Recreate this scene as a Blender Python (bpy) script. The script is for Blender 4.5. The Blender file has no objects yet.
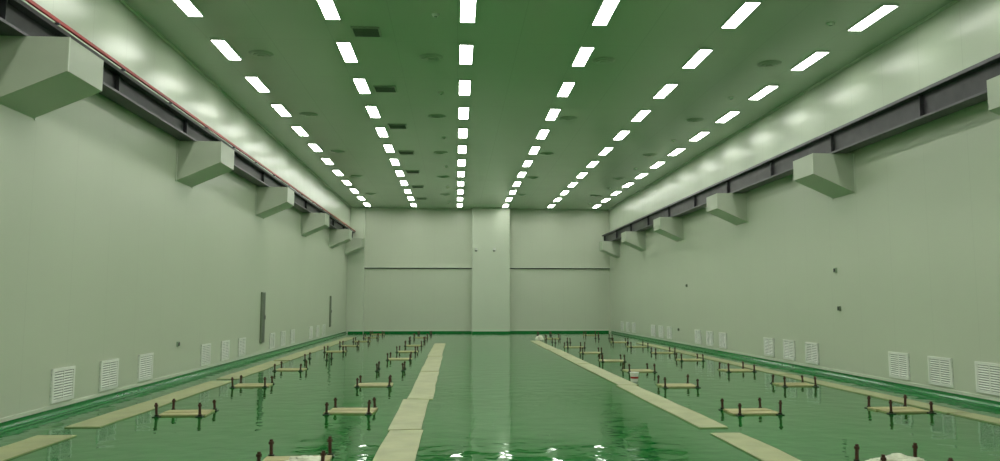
import bpy, bmesh, math, random
from mathutils import Vector, Matrix, noise
random.seed(4)
scene=bpy.context.scene
try:
    scene.view_settings.view_transform='Standard'
    scene.view_settings.look='None'
    scene.view_settings.exposure=0.0
except Exception as e: print(e)

# ---------------------------------------------------------------- dimensions
XL,XR=-5.7,8.27
YB,YF=-7.0,40.0
H=6.6

# ---------------------------------------------------------------- materials
def mat(name,col,rough=0.5,metal=0.0,spec=0.5,noise_amt=0.0,noise_scale=5.0,bump=0.0,bump_scale=20.0,emit=None,es=0.0,coat=0.0):
    m=bpy.data.materials.new(name); m.use_nodes=True
    nt=m.node_tree; b=nt.nodes['Principled BSDF']
    b.inputs['Base Color'].default_value=(*col,1)
    b.inputs['Roughness'].default_value=rough
    b.inputs['Metallic'].default_value=metal
    b.inputs['Specular IOR Level'].default_value=spec
    b.inputs['Coat Weight'].default_value=coat
    if emit:
        b.inputs['Emission Color'].default_value=(*emit,1)
        b.inputs['Emission Strength'].default_value=es
    tc=nt.nodes.new('ShaderNodeTexCoord')
    if noise_amt>0:
        n=nt.nodes.new('ShaderNodeTexNoise'); n.inputs['Scale'].default_value=noise_scale; n.inputs['Detail'].default_value=4
        nt.links.new(tc.outputs['Object'],n.inputs['Vector'])
        r=nt.nodes.new('ShaderNodeValToRGB')
        r.color_ramp.elements[0].position=0.3; r.color_ramp.elements[1].position=0.7
        r.color_ramp.elements[0].color=(*[c*(1-noise_amt) for c in col],1)
        r.color_ramp.elements[1].color=(*[min(1,c*(1+noise_amt)) for c in col],1)
        nt.links.new(n.outputs['Fac'],r.inputs['Fac'])
        nt.links.new(r.outputs['Color'],b.inputs['Base Color'])
    if bump>0:
        n=nt.nodes.new('ShaderNodeTexNoise'); n.inputs['Scale'].default_value=bump_scale; n.inputs['Detail'].default_value=3
        nt.links.new(tc.outputs['Object'],n.inputs['Vector'])
        bp=nt.nodes.new('ShaderNodeBump'); bp.inputs['Strength'].default_value=bump; bp.inputs['Distance'].default_value=0.05
        nt.links.new(n.outputs['Fac'],bp.inputs['Height']); nt.links.new(bp.outputs['Normal'],b.inputs['Normal'])
    return m

def panel_mat(name,col,rough,axes,pitch,seam=0.010,dark=0.75,wav=0.05,wscale=0.6,spec=0.5):
    """coated sandwich panels: seams every `pitch` metres along world axes"""
    m=mat(name,col,rough,spec=spec); nt=m.node_tree; b=nt.nodes['Principled BSDF']
    tc=nt.nodes.new('ShaderNodeTexCoord'); sp=nt.nodes.new('ShaderNodeSeparateXYZ')
    nt.links.new(tc.outputs['Object'],sp.inputs[0])
    facs=[]
    for ax,pi in zip(axes,pitch):
        d=nt.nodes.new('ShaderNodeMath'); d.operation='DIVIDE'; d.inputs[1].default_value=pi
        nt.links.new(sp.outputs[ax],d.inputs[0])
        f=nt.nodes.new('ShaderNodeMath'); f.operation='FRACT'; nt.links.new(d.outputs[0],f.inputs[0])
        l=nt.nodes.new('ShaderNodeMath'); l.operation='LESS_THAN'; l.inputs[1].default_value=seam/pi
        nt.links.new(f.outputs[0],l.inputs[0]); facs.append(l)
    out=facs[0].outputs[0]
    if len(facs)>1:
        mx=nt.nodes.new('ShaderNodeMath'); mx.operation='MAXIMUM'
        nt.links.new(facs[0].outputs[0],mx.inputs[0]); nt.links.new(facs[1].outputs[0],mx.inputs[1]); out=mx.outputs[0]
    n=nt.nodes.new('ShaderNodeTexNoise'); n.inputs['Scale'].default_value=0.35; n.inputs['Detail'].default_value=3
    nt.links.new(tc.outputs['Object'],n.inputs['Vector'])
    r=nt.nodes.new('ShaderNodeValToRGB'); r.color_ramp.elements[0].position=.3; r.color_ramp.elements[1].position=.7
    r.color_ramp.elements[0].color=(*[c*.98 for c in col],1); r.color_ramp.elements[1].color=(*[min(1,c*1.02) for c in col],1)
    nt.links.new(n.outputs['Fac'],r.inputs['Fac'])
    mix=nt.nodes.new('ShaderNodeMixRGB'); nt.links.new(out,mix.inputs['Fac'])
    nt.links.new(r.outputs['Color'],mix.inputs['Color1']); mix.inputs['Color2'].default_value=(*[c*dark for c in col],1)
    nt.links.new(mix.outputs[0],b.inputs['Base Color'])
    n2=nt.nodes.new('ShaderNodeTexNoise'); n2.inputs['Scale'].default_value=wscale; n2.inputs['Detail'].default_value=1
    nt.links.new(tc.outputs['Object'],n2.inputs['Vector'])
    bp=nt.nodes.new('ShaderNodeBump'); bp.inputs['Strength'].default_value=wav; bp.inputs['Distance'].default_value=0.1
    nt.links.new(n2.outputs['Fac'],bp.inputs['Height']); nt.links.new(bp.outputs['Normal'],b.inputs['Normal'])
    return m

WALL=(0.55,0.60,0.475)
M_wall=panel_mat('wall_panel_paint',WALL,0.36,['Y'],[1.15],dark=0.92,wav=.02)
M_wallb=panel_mat('wall_panel_paint_far',WALL,0.4,['X'],[1.15],dark=0.92,wav=.02)
M_upper=panel_mat('upper_wall_gloss_panel',(0.46,0.53,0.41),0.29,['Y'],[1.15],dark=0.85,wav=0.15,wscale=1.5,spec=.28)
M_ceil=panel_mat('ceiling_gloss_panel',(0.47,0.57,0.44),0.22,['X','Y'],[1.185,2.35],dark=0.85,wav=0.08,wscale=0.8)
M_pillar=mat('pillar_paint',(0.58,0.64,0.51),0.35,noise_amt=.02,noise_scale=1)
M_box=mat('corbel_cover_sheet',(0.48,0.53,0.42),0.35,noise_amt=.04,noise_scale=1.5)
M_steel=mat('dark_painted_steel',(0.035,0.035,0.04),0.4,noise_amt=.3,noise_scale=3)
M_steel2=mat('grey_flange_steel',(0.09,0.087,0.10),0.38,noise_amt=.2,noise_scale=3)
M_steel3=mat('grey_web_steel',(0.05,0.048,0.056),0.4,noise_amt=.3,noise_scale=3)
M_red=mat('red_conductor_plastic',(0.36,0.015,0.012),0.4,noise_amt=.1,noise_scale=4)
M_trim=mat('white_aluminium_trim',(0.62,0.68,0.56),0.3,noise_amt=.03)
M_cove=mat('green_epoxy_cove',(0.002,0.17,0.03),0.2,noise_amt=.1)
M_dark=mat('dark_gap',(0.03,0.04,0.03),0.5,noise_amt=.1)
M_vback=mat('vent_filter_grey',(0.14,0.17,0.13),0.6,noise_amt=.1)
M_vent=mat('vent_white_enamel',(0.80,0.83,0.76),0.35,noise_amt=.03)
M_rust=mat('rusty_bolt_steel',(0.07,0.018,0.012),0.55,noise_amt=.4,noise_scale=30,bump=.3,bump_scale=80)
M_nut=mat('nut_steel',(0.04,0.035,0.03),0.4,metal=.6,noise_amt=.2,noise_scale=20)
M_board=mat('beige_board',(0.40,0.37,0.18),0.6,noise_amt=.15,noise_scale=6,bump=.1,bump_scale=15)
M_mat=mat('beige_floor_protection',(0.35,0.37,0.19),0.5,noise_amt=.12,noise_scale=2.5,bump=.15,bump_scale=6)
M_plastic=mat('crumpled_plastic_film',(0.60,0.62,0.48),0.3,noise_amt=.15,noise_scale=8)
M_led=mat('led_diffuser',(0.9,0.9,0.9),0.4,emit=(1.0,1.0,0.93),es=23.0)
M_frame=mat('light_frame_white',(0.7,0.72,0.68),0.4,noise_amt=.02)
M_diff=mat('diffuser_grey_green',(0.32,0.40,0.30),0.4,noise_amt=.05)
M_slot=mat('grille_slot_grey',(0.09,0.12,0.09),0.5,noise_amt=.05)
M_cab=mat('dark_cabinet_paint',(0.17,0.21,0.14),0.4,noise_amt=.1)
M_buck=mat('bucket_white',(0.75,0.75,0.70),0.35,noise_amt=.03)

# floor: mirror-glossy green epoxy, slightly uneven self-levelled coat
M_floor=bpy.data.materials.new('green_epoxy_floor'); M_floor.use_nodes=True
nt=M_floor.node_tree; b=nt.nodes['Principled BSDF']
tc=nt.nodes.new('ShaderNodeTexCoord')
n=nt.nodes.new('ShaderNodeTexNoise'); n.inputs['Scale'].default_value=0.35; n.inputs['Detail'].default_value=2
nt.links.new(tc.outputs['Object'],n.inputs['Vector'])
r=nt.nodes.new('ShaderNodeValToRGB'); r.color_ramp.elements[0].position=.25; r.color_ramp.elements[1].position=.75
r.color_ramp.elements[0].color=(0.0,0.115,0.012,1); r.color_ramp.elements[1].color=(0.0,0.155,0.019,1)
nt.links.new(n.outputs['Fac'],r.inputs['Fac']); nt.links.new(r.outputs['Color'],b.inputs['Base Color'])
b.inputs['Roughness'].default_value=0.04
b.inputs['IOR'].default_value=1.38
b.inputs['Specular Tint'].default_value=(0.5,1.0,0.55,1)
n2=nt.nodes.new('ShaderNodeTexNoise'); n2.inputs['Scale'].default_value=2.6; n2.inputs['Detail'].default_value=2.0
nt.links.new(tc.outputs['Object'],n2.inputs['Vector'])
bp=nt.nodes.new('ShaderNodeBump'); bp.inputs['Strength'].default_value=0.075; bp.inputs['Distance'].default_value=0.1
nt.links.new(n2.outputs['Fac'],bp.inputs['Height']); nt.links.new(bp.outputs['Normal'],b.inputs['Normal'])

# ---------------------------------------------------------------- mesh builder
class MB:
    def __init__(s): s.bm=bmesh.new(); s.mats=[]
    def mi(s,m):
        if m not in s.mats: s.mats.append(m)
        return s.mats.index(m)
    def prism(s,pts,faces,m):
        vs=[s.bm.verts.new(p) for p in pts]; i=s.mi(m)
        for f in faces:
            fc=s.bm.faces.new([vs[k] for k in f]); fc.material_index=i
    def box(s,x0,x1,y0,y1,z0,z1,m,rot=0,c=None):
        pts=[(x0,y0,z0),(x1,y0,z0),(x1,y1,z0),(x0,y1,z0),(x0,y0,z1),(x1,y0,z1),(x1,y1,z1),(x0,y1,z1)]
        if rot:
            cx,cy=c or ((x0+x1)/2,(y0+y1)/2); ca,sa=math.cos(rot),math.sin(rot)
            pts=[(cx+(p[0]-cx)*ca-(p[1]-cy)*sa, cy+(p[0]-cx)*sa+(p[1]-cy)*ca,p[2]) for p in pts]
        s.prism(pts,[(0,3,2,1),(4,5,6,7),(0,1,5,4),(1,2,6,5),(2,3,7,6),(3,0,4,7)],m)
    def cyl(s,x,y,z0,z1,r0,m,r1=None,n=16,lean=(0,0)):
        r1=r0 if r1 is None else r1
        a=[(x+r0*math.cos(2*math.pi*k/n),y+r0*math.sin(2*math.pi*k/n),z0) for k in range(n)]
        b_=[(x+lean[0]+r1*math.cos(2*math.pi*k/n),y+lean[1]+r1*math.sin(2*math.pi*k/n),z1) for k in range(n)]
        f=[tuple(reversed(range(n))),tuple(range(n,2*n))]+[(k,(k+1)%n,n+(k+1)%n,n+k) for k in range(n)]
        s.prism(a+b_,f,m)
    def extr(s,prof,y0,y1,m):   # profile in XZ extruded along Y
        n=len(prof)
        pts=[(p[0],y0,p[1]) for p in prof]+[(p[0],y1,p[1]) for p in prof]
        f=[tuple(range(n)),tuple(reversed(range(n,2*n)))]+[(k,n+k,n+(k+1)%n,(k+1)%n) for k in range(n)]
        s.prism(pts,f,m)
    def mesh(s,name):
        bmesh.ops.recalc_face_normals(s.bm,faces=s.bm.faces[:])
        me=bpy.data.meshes.new(name); s.bm.to_mesh(me); s.bm.free()
        for m in s.mats: me.materials.append(m)
        return me
    def obj(s,name,loc=(0,0,0),bevel=0):
        o=bpy.data.objects.new(name,s.mesh(name)); o.location=loc; scene.collection.objects.link(o)
        if bevel:
            bv=o.modifiers.new('bevel','BEVEL'); bv.width=bevel; bv.segments=2; bv.limit_method='ANGLE'
        return o
def inst(me,name,loc,rz=0):
    o=bpy.data.objects.new(name,me); o.location=loc; o.rotation_euler=(0,0,rz); scene.collection.objects.link(o); return o

# ---------------------------------------------------------------- shell
m=MB(); m.box(XL-.2,XR+.2,YB-.2,YF+.2,-.2,0,M_floor); m.obj('floor')
m=MB(); m.box(XL-.2,XR+.2,YB-.2,YF+.2,H,H+.2,M_ceil); m.obj('ceiling')
SPLIT=5.42
XU=-5.57   # upper left wall lining stands proud of the lower wall
m=MB(); m.box(XL-.2,XL,YB-.2,YF+.2,0,SPLIT,M_wall); m.obj('wall_left')
m=MB(); m.box(XL-.2,XU,YB-.2,YF+.2,SPLIT,H,M_upper); m.obj('wall_left_upper')
m=MB(); m.box(XR,XR+.2,YB-.2,YF+.2,0,5.2,M_wall); m.obj('wall_right')
m=MB(); m.box(XR,XR+.2,YB-.2,YF+.2,5.2,H,M_upper); m.obj('wall_right_upper')
m=MB(); m.box(XL,XR,YF,YF+.2,0,H,M_wallb); m.obj('wall_back')
m=MB(); m.box(XL,XR,YB-.2,YB,0,H,M_wallb); m.obj('wall_front')
# pillar on back wall
m=MB(); m.box(.85,2.83,YF-.6,YF-.001,0,H,M_pillar); m.obj('wall_pillar',bevel=.02)
m=MB(); m.box(XL+.001,-4.82,YF-.25,YF-.001,0,H,M_pillar); m.obj('wall_pilaster',bevel=.01)
# horizontal dark joint on back wall
m=MB(); m.box(-4.82,.85,YF-.05,YF,3.38,3.43,M_dark); m.box(-4.82,.85,YF-.09,YF,3.43,3.47,M_trim); m.obj('trim_1')
m=MB(); m.box(2.83,XR,YF-.05,YF,3.38,3.43,M_dark); m.box(2.83,XR,YF-.09,YF,3.43,3.47,M_trim); m.obj('trim_2')
# baseboards
def cove(sx,x):
    return [(x,0.001),(x+sx*.10,0.001),(x+sx*.05,.02),(x+sx*.02,.05),(x+sx*.012,.10),(x,.10)]
for nm,x,sx in (('baseboard_left',XL,1),('baseboard_right',XR,-1)):
    m=MB(); m.extr(cove(sx,x),YB,YF-.3,M_cove)
    m.extr([(x,.10),(x+sx*.02,.10),(x+sx*.02,.15),(x,.15)],YB,YF-.3,M_trim); m.obj(nm)
m=MB()
for a,c,y in ((-4.82,.85,YF),(2.83,XR-.1,YF),(.85,2.83,YF-.6),(XL+.1,-4.82,YF-.25)):
    m.box(a,c,y-.03,y,.001,.10,M_cove); m.box(a,c,y-.02,y,.10,.16,M_trim)
m.obj('baseboard_back')
# ceiling corner trim
m=MB(); m.box(XU,XU+.04,YB,YF-.3,H-.04,H,M_trim); m.obj('trim_3')
m=MB(); m.box(XR-.04,XR,YB,YF,H-.04,H,M_trim); m.obj('trim_4')

# ---------------------------------------------------------------- crane beams + corbels
def crane_beam(name,xc,s,z0,ztop,red,MW):
    m=MB(); w=.15; t=.035; z1=ztop; YE=YF-.3
    prof=[(xc-w,z0),(xc+w,z0),(xc+w,z0+t),(xc+.02,z0+t),(xc+.02,z1-t),(xc+w,z1-t),(xc+w,z1),(xc-w,z1),(xc-w,z1-t),(xc-.02,z1-t),(xc-.02,z0+t),(xc-w,z0+t)]
    m.extr(prof,YB,YE,MW)
    y=-6.2
    while y<YE:
        m.box(xc-w+.06,xc+w-.06,y-.008,y+.008,z0+t,z1-t,MW); y+=3.05
    m.box(xc-.03,xc+.03,YB,YE,z1,z1+.05,M_steel2)
    xi=xc+s*w
    m.box(min(xi,xi+s*.012),max(xi,xi+s*.012),YB,YE,z1-t-.01,z1+.01,M_steel2)
    m.box(min(xi,xi+s*.012),max(xi,xi+s*.012),YB,YE,z0,z0+t,M_steel2)
    if red:
        xa=xc+s*(w+.05)
        m.box(xa-.018,xa+.018,YB,YE,z1+.02,z1+.065,M_red)
        y=-6
        while y<YE:
            m.box(xc+.05,xa+.02,y-.02,y+.02,z1,z1+.022,M_steel2); y+=2
    return m.obj(name)
crane_beam('crane_runway_beam',XL+.2,1,4.89,5.28,True,M_steel)
crane_beam('crane_runway_beam',XR-.3,-1,4.69,5.17,False,M_steel3)

def corbel(s,x,dz):
    m=MB(); P=.88; L=.92; CT=4.889+dz
    def q(d,z,y): return (x+s*d,y,z)
    a=[(0.001,4.07+dz),(P,4.46+dz),(P,CT),(0.001,CT)]
    pts=[q(d,z,0) for d,z in a]+[q(d,z,L) for d,z in a]
    m.prism(pts,[(0,1,2,3),(4,7,6,5),(0,4,5,1),(1,5,6,2),(2,6,7,3),(3,7,4,0)],M_box)
    m.box(min(x+s*P,x+s*(P+.01)),max(x+s*P,x+s*(P+.01)),-.008,.015,4.45+dz,CT,M_trim)
    m.box(min(x+s*.001,x+s*.02),max(x+s*.001,x+s*.02),-.03,0,4.05+dz,CT,M_trim)
    m.box(min(x+s*.001,x+s*.02),max(x+s*.001,x+s*.02),L,L+.03,4.05+dz,CT,M_trim)
    return m.mesh('corbel_cover')
ml=corbel(1,XL,0); mr=corbel(-1,XR,-.2)
for y in (-3.0,3.2,9.36,15.45,21.55,27.8,34.0,38.75): inst(ml,'corbel_cover',(0,y,0))
for y in (-2.6,3.3,8.9,14.96,20.7,26.7,32.2,37.4): inst(mr,'corbel_cover',(0,y,0))

# ---------------------------------------------------------------- wall vents
def vent(s):
    m=MB(); w=.62; h=.48; t=.03
    def bx(d0,d1,y0,y1,z0,z1,mm):
        a,b2=sorted((s*d0,s*d1)); m.box(a,b2,y0,y1,z0,z1,mm)
    bx(0,.008,-w/2,w/2,-h/2,h/2,M_vback)
    bx(0,t,-w/2,-w/2+.045,-h/2,h/2,M_vent); bx(0,t,w/2-.045,w/2,-h/2,h/2,M_vent)
    bx(0,t,-w/2,w/2,-h/2,-h/2+.045,M_vent); bx(0,t,-w/2,w/2,h/2-.045,h/2,M_vent)
    bx(0,t*.9,-.008,.008,-h/2,h/2,M_vent)
    n=10
    for k in range(n):
        z=-h/2+.05+(h-.10)*(k+.5)/n
        pts=[(s*.024,-w/2+.03,z-.014),(s*.024,w/2-.03,z-.014),(s*.010,w/2-.03,z+.004),(s*.010,-w/2+.03,z+.004),
             (s*.027,-w/2+.03,z-.006),(s*.027,w/2-.03,z-.006),(s*.013,w/2-.03,z+.012),(s*.013,-w/2+.03,z+.012)]
        m.prism(pts,[(0,3,2,1),(4,5,6,7),(0,1,5,4),(1,2,6,5),(2,3,7,6),(3,0,4,7)],M_vent)
    return m.mesh('wall_vent_grille')
vl=vent(1); vr=vent(-1)
for g in range(-1,4):
    for j in range(3):
        inst(vl,'wall_vent_grille',(XL+.001,11.4+6.25*g+1.46*j,.42))
for g in range(-1,5):
    for j in range(3):
        inst(vr,'wall_vent_grille',(XR-.001,11.3+5.84*g+1.2*j,.43))

# cabinets, sockets
def cabinet(name,x,s,y,z0,z1,w,d=.05):
    m=MB(); a,b2=sorted((x+s*.001,x+s*d)); m.box(a,b2,y-w/2,y+w/2,z0,z1,M_cab)
    a,b2=sorted((x+s*d,x+s*(d+.008))); m.box(a,b2,y-w/2+.04,y+w/2-.04,z0+.03,z1-.03,M_vback)
    a,b2=sorted((x+s*(d+.008),x+s*(d+.03))); m.box(a,b2,y+w/2-.09,y+w/2-.06,(z0+z1)/2-.06,(z0+z1)/2+.06,M_steel2)
    m.obj(name,bevel=.004)
cabinet('electrical_cabinet',XL,1,22.6,.42,1.9,.38)
cabinet('electrical_cabinet',XL,1,34.6,.5,1.9,.26)
def sock(x,s,y,z,mm=None):
    m=MB(); a,b2=sorted((x,x+s*.035)); m.box(a,b2,y-.05,y+.05,z-.05,z+.05,mm or M_cab)
    a,b2=sorted((x+s*.035,x+s*.045)); m.box(a,b2,y-.035,y+.035,z-.035,z+.035,M_dark); m.obj('wall_socket',bevel=.004)
sock(XR,-1,15.8,1.47); sock(XR,-1,27.6,.6); sock(XR,-1,15.9,2.3,M_diff); sock(XL,1,15.9,.75,M_diff); sock(XR,-1,26.5,2.2)

# cameras by the pillar
def cam_dome(x,y,z):
    m=MB(); m.cyl(x,y-.1,z-.02,z+.09,.08,M_vent,n=20); m.cyl(x,y-.1,z-.09,z-.02,.04,M_vback,r1=.075,n=20); m.box(x-.04,x+.04,y-.12,y,z+.04,z+.11,M_vent); m.obj('security_camera')
cam_dome(1.05,YF-.6,4.35); cam_dome(2.0,YF-.6,4.35)

# ---------------------------------------------------------------- ceiling lights
m=MB(); L=1.18; W=.27
m.box(-W/2,W/2,-L/2,L/2,-.02,0,M_frame)
for a in ((-W/2,-W/2+.012,-L/2,L/2),(W/2-.012,W/2,-L/2,L/2),(-W/2,W/2,-L/2,-L/2+.012),(-W/2,W/2,L/2-.012,L/2)):
    m.box(a[0],a[1],a[2],a[3],-.03,-.018,M_frame)
m.box(-W/2+.012,W/2-.012,-L/2+.012,L/2-.012,-.024,-.0201,M_led)
lm=m.mesh('ceiling_light_panel')
for c in range(6):
    for rr in range(-9,11):
        y=14.75+2.36*rr
        if YB+.7<y<YF-.7: inst(lm,'ceiling_light_panel',(-4.56+2.37*c,y,H))

# round diffusers
def rdiff():
    m=MB()
    for k,(r0,r1,z) in enumerate(((.25,.20,.0),(.18,.14,.015),(.11,.06,.03))):
        m.cyl(0,0,-.025-z,-z*.4,r1,M_diff,r1=r0,n=28)
    return m.mesh('ceiling_air_diffuser')
dm=rdiff()
m=MB(); m.cyl(0,0,-.04,0,.05,M_vent,r1=.07,n=18); m.cyl(0,0,-.06,-.04,.03,M_diff,n=12); sm=m.mesh('smoke_detector')
for rr in range(-3,5):
    for x in (-3.95,-.53,3.03,6.55):
        inst(dm,'ceiling_air_diffuser',(x,15.0+4.9*rr,H))
        if rr>-2 and x in(-.53,6.55): inst(sm,'smoke_detector',(x+.15,17.6+4.9*rr,H))
# square return grilles
m=MB(); m.box(-.26,.26,-.24,.24,-.02,0,M_diff)
for k in range(8): m.box(-.23,.23,-.22+k*.056,-.20+k*.056,-.03,-.02,M_slot)
for a in ((-.26,-.23,-.24,.24),(.23,.26,-.24,.24),(-.23,.23,.21,.24),(-.23,.23,-.24,-.21)): m.box(*a,-.03,-.02,M_diff)
gm=m.mesh('ceiling_return_grille')
for k in range(-3,7): inst(gm,'ceiling_return_grille',(-1.68,13.6+3.75*k,H))

# ---------------------------------------------------------------- floor protection strips
def strip(x0,x1,y0,y1,rot=0,z=.004,t=.008):
    m=MB(); n=max(2,int((y1-y0)/.5)); nx=3
    cx=(x0+x1)/2; cy=(y0+y1)/2; ca,sa=math.cos(rot),math.sin(rot)
    top=[];bot=[]
    for i in range(n+1):
        for j in range(nx+1):
            x=x0+(x1-x0)*j/nx; y=y0+(y1-y0)*i/n
            if j in(0,nx): x+=noise.noise(Vector((y*.9,x0,j)))*.02
            X=cx+(x-cx)*ca-(y-cy)*sa; Y=cy+(x-cx)*sa+(y-cy)*ca
            h=z+t+abs(noise.noise(Vector((X*2,Y*1.2,3))))*.015
            top.append((X,Y,h)); bot.append((X,Y,z*.25))
    N=len(top); f=[]
    w=nx+1
    for i in range(n):
        for j in range(nx):
            a=i*w+j; f.append((a,a+1,a+w+1,a+w)); f.append((N+a,N+a+w,N+a+w+1,N+a+1))
        a=i*w; f.append((a,a+w,N+a+w,N+a)); a=i*w+nx; f.append((a,N+a,N+a+w,a+w))
    for j in range(nx):
        f.append((j,N+j,N+j+1,j+1)); a=n*w+j; f.append((a,a+1,N+a+1,N+a))
    m.prism(top+bot,f,M_mat); return m.obj('floor_protection_strip')
def run(x0,x1,cuts,jit=.03):
    for (a,b2) in cuts:
        j=random.uniform(-jit,jit); strip(x0+j,x1+j,a,b2,rot=random.uniform(-.006,.006))
run(-.82,-.40,[(3.5,6.0),(6.05,9.6),(9.65,12.6),(12.65,17.6),(17.7,22.5),(22.6,29.5)])
run(3.12,3.50,[(4,9.2),(9.6,14.5),(14.55,19.5),(19.6,25.5),(25.6,31.5)])
run(-5.0,-4.55,[(4.0,9.5),(10.1,15.8),(16.2,21.0),(21.3,28.5),(28.7,35)])
run(7.1,7.45,[(5.0,10.6),(10.65,16.3),(16.4,22.5),(22.7,29.5)])

# ---------------------------------------------------------------- anchor bolt bases
def anchor(seed,boards=True):
    rnd=random.Random(seed); m=MB()
    hx,hy=.30,.30
    if boards:
        for q in range(2):
            yy=-.125+.25*q
            m.box(-.31-rnd.uniform(0,.05),.31+rnd.uniform(0,.05),yy-.115,yy+.115,.0015,.022+.004*q,M_board,rot=rnd.uniform(-.05,.05))
    for sx in(-1,1):
        for sy in(-1,1):
            x=sx*hx+rnd.uniform(-.015,.015); y=sy*hy
            hh=.18+rnd.uniform(-.02,.03); ln=(rnd.uniform(-.012,.012),rnd.uniform(-.01,.01))
            m.box(x-.045,x+.045,y-.045,y+.045,.0015,.012,M_nut)
            m.cyl(x,y,.012,.035,.03,M_nut,n=6)
            m.cyl(x,y,.035,hh,.017,M_rust,lean=ln,n=12)
            for t in range(7):
                z=.045+t*(hh-.06)/7; fx=x+ln[0]*z/hh; fy=y+ln[1]*z/hh
                m.cyl(fx,fy,z,z+.007,.0195,M_rust,n=12)
            m.cyl(x+ln[0]*.8,y+ln[1]*.8,hh*.74,hh*.74+.026,.028,M_rust,n=6)
    return m.mesh('anchor_bolt_base')
am=[anchor(s) for s in range(4)]+[anchor(9,False)]
ysL=[7.75,11.25,14.95,18.3,21.6,24.9,28.2,31.5,34.8,38.0]
ysR=[7.2,10.95,14.4,17.6,20.7,23.8,27.0,30.2,33.4,36.6]
def film(par,x,y,z,sx,sy,sz,seed):
    bm=bmesh.new(); bmesh.ops.create_icosphere(bm,subdivisions=5,radius=1)
    for v in bm.verts:
        p=v.co.copy(); o=Vector((seed,seed*2,0))
        d=1+.5*noise.noise(p*1.6+o)+.3*abs(noise.noise(p*4+o))-.2*abs(noise.noise(p*9+o))
        q=p*d; v.co=Vector((q.x*sx,q.y*sy,max(-.02,q.z)*sz))
    zmin=min(v.co.z for v in bm.verts)
    for v in bm.verts: v.co.z-=zmin
    me=bpy.data.meshes.new('plastic_film'); bm.to_mesh(me); bm.free(); me.materials.append(M_plastic)
    for p in me.polygons: p.use_smooth=True
    o=bpy.data.objects.new('plastic_film' if par else 'plastic_film_bundle',me); o.location=(x,y,z); scene.collection.objects.link(o)
    if par: o.parent=par
for ci,x in enumerate((-3.87,-1.55,4.28,6.55)):
    for ri,y in enumerate(ysL if ci<2 else ysR):
        if ri==0 and ci in (0,3): continue
        o=inst(am[random.choice([0,1,2,3,4] if ri>2 else [0,1,2,3])],'anchor_bolt_base',(x+random.uniform(-.05,.05),y+random.uniform(-.1,.1),0),random.uniform(-.06,.06))
        if ri==0 and ci==1: film(o,.1,-.05,.025,.16,.13,.05,1)
        if ri==0 and ci==2: film(o,.0,.05,.025,.24,.17,.09,5)
film(None,3.55,31.9,.001,.16,.16,.18,8)
# small bucket
m=MB(); m.cyl(0,0,0,.17,.07,M_buck,r1=.09,n=24); m.cyl(0,0,.17,.185,.095,M_buck,n=24); m.cyl(0,0,.06,.10,.078,M_red,r1=.083,n=24)
m.obj('paint_bucket',loc=(3.64,15.3,.001))

# ---------------------------------------------------------------- world + camera
w=bpy.data.worlds.new('world'); scene.world=w; w.use_nodes=True
w.node_tree.nodes['Background'].inputs[0].default_value=(.02,.03,.02,1)
cd=bpy.data.cameras.new('camera'); cam=bpy.data.objects.new('camera',cd); scene.collection.objects.link(cam); scene.camera=cam
cd.sensor_width=36; cd.lens=27
cam.location=(0,0,1.6)
cam.rotation_euler=(math.pi/2+math.radians(5.48),0,math.radians(-3.36))
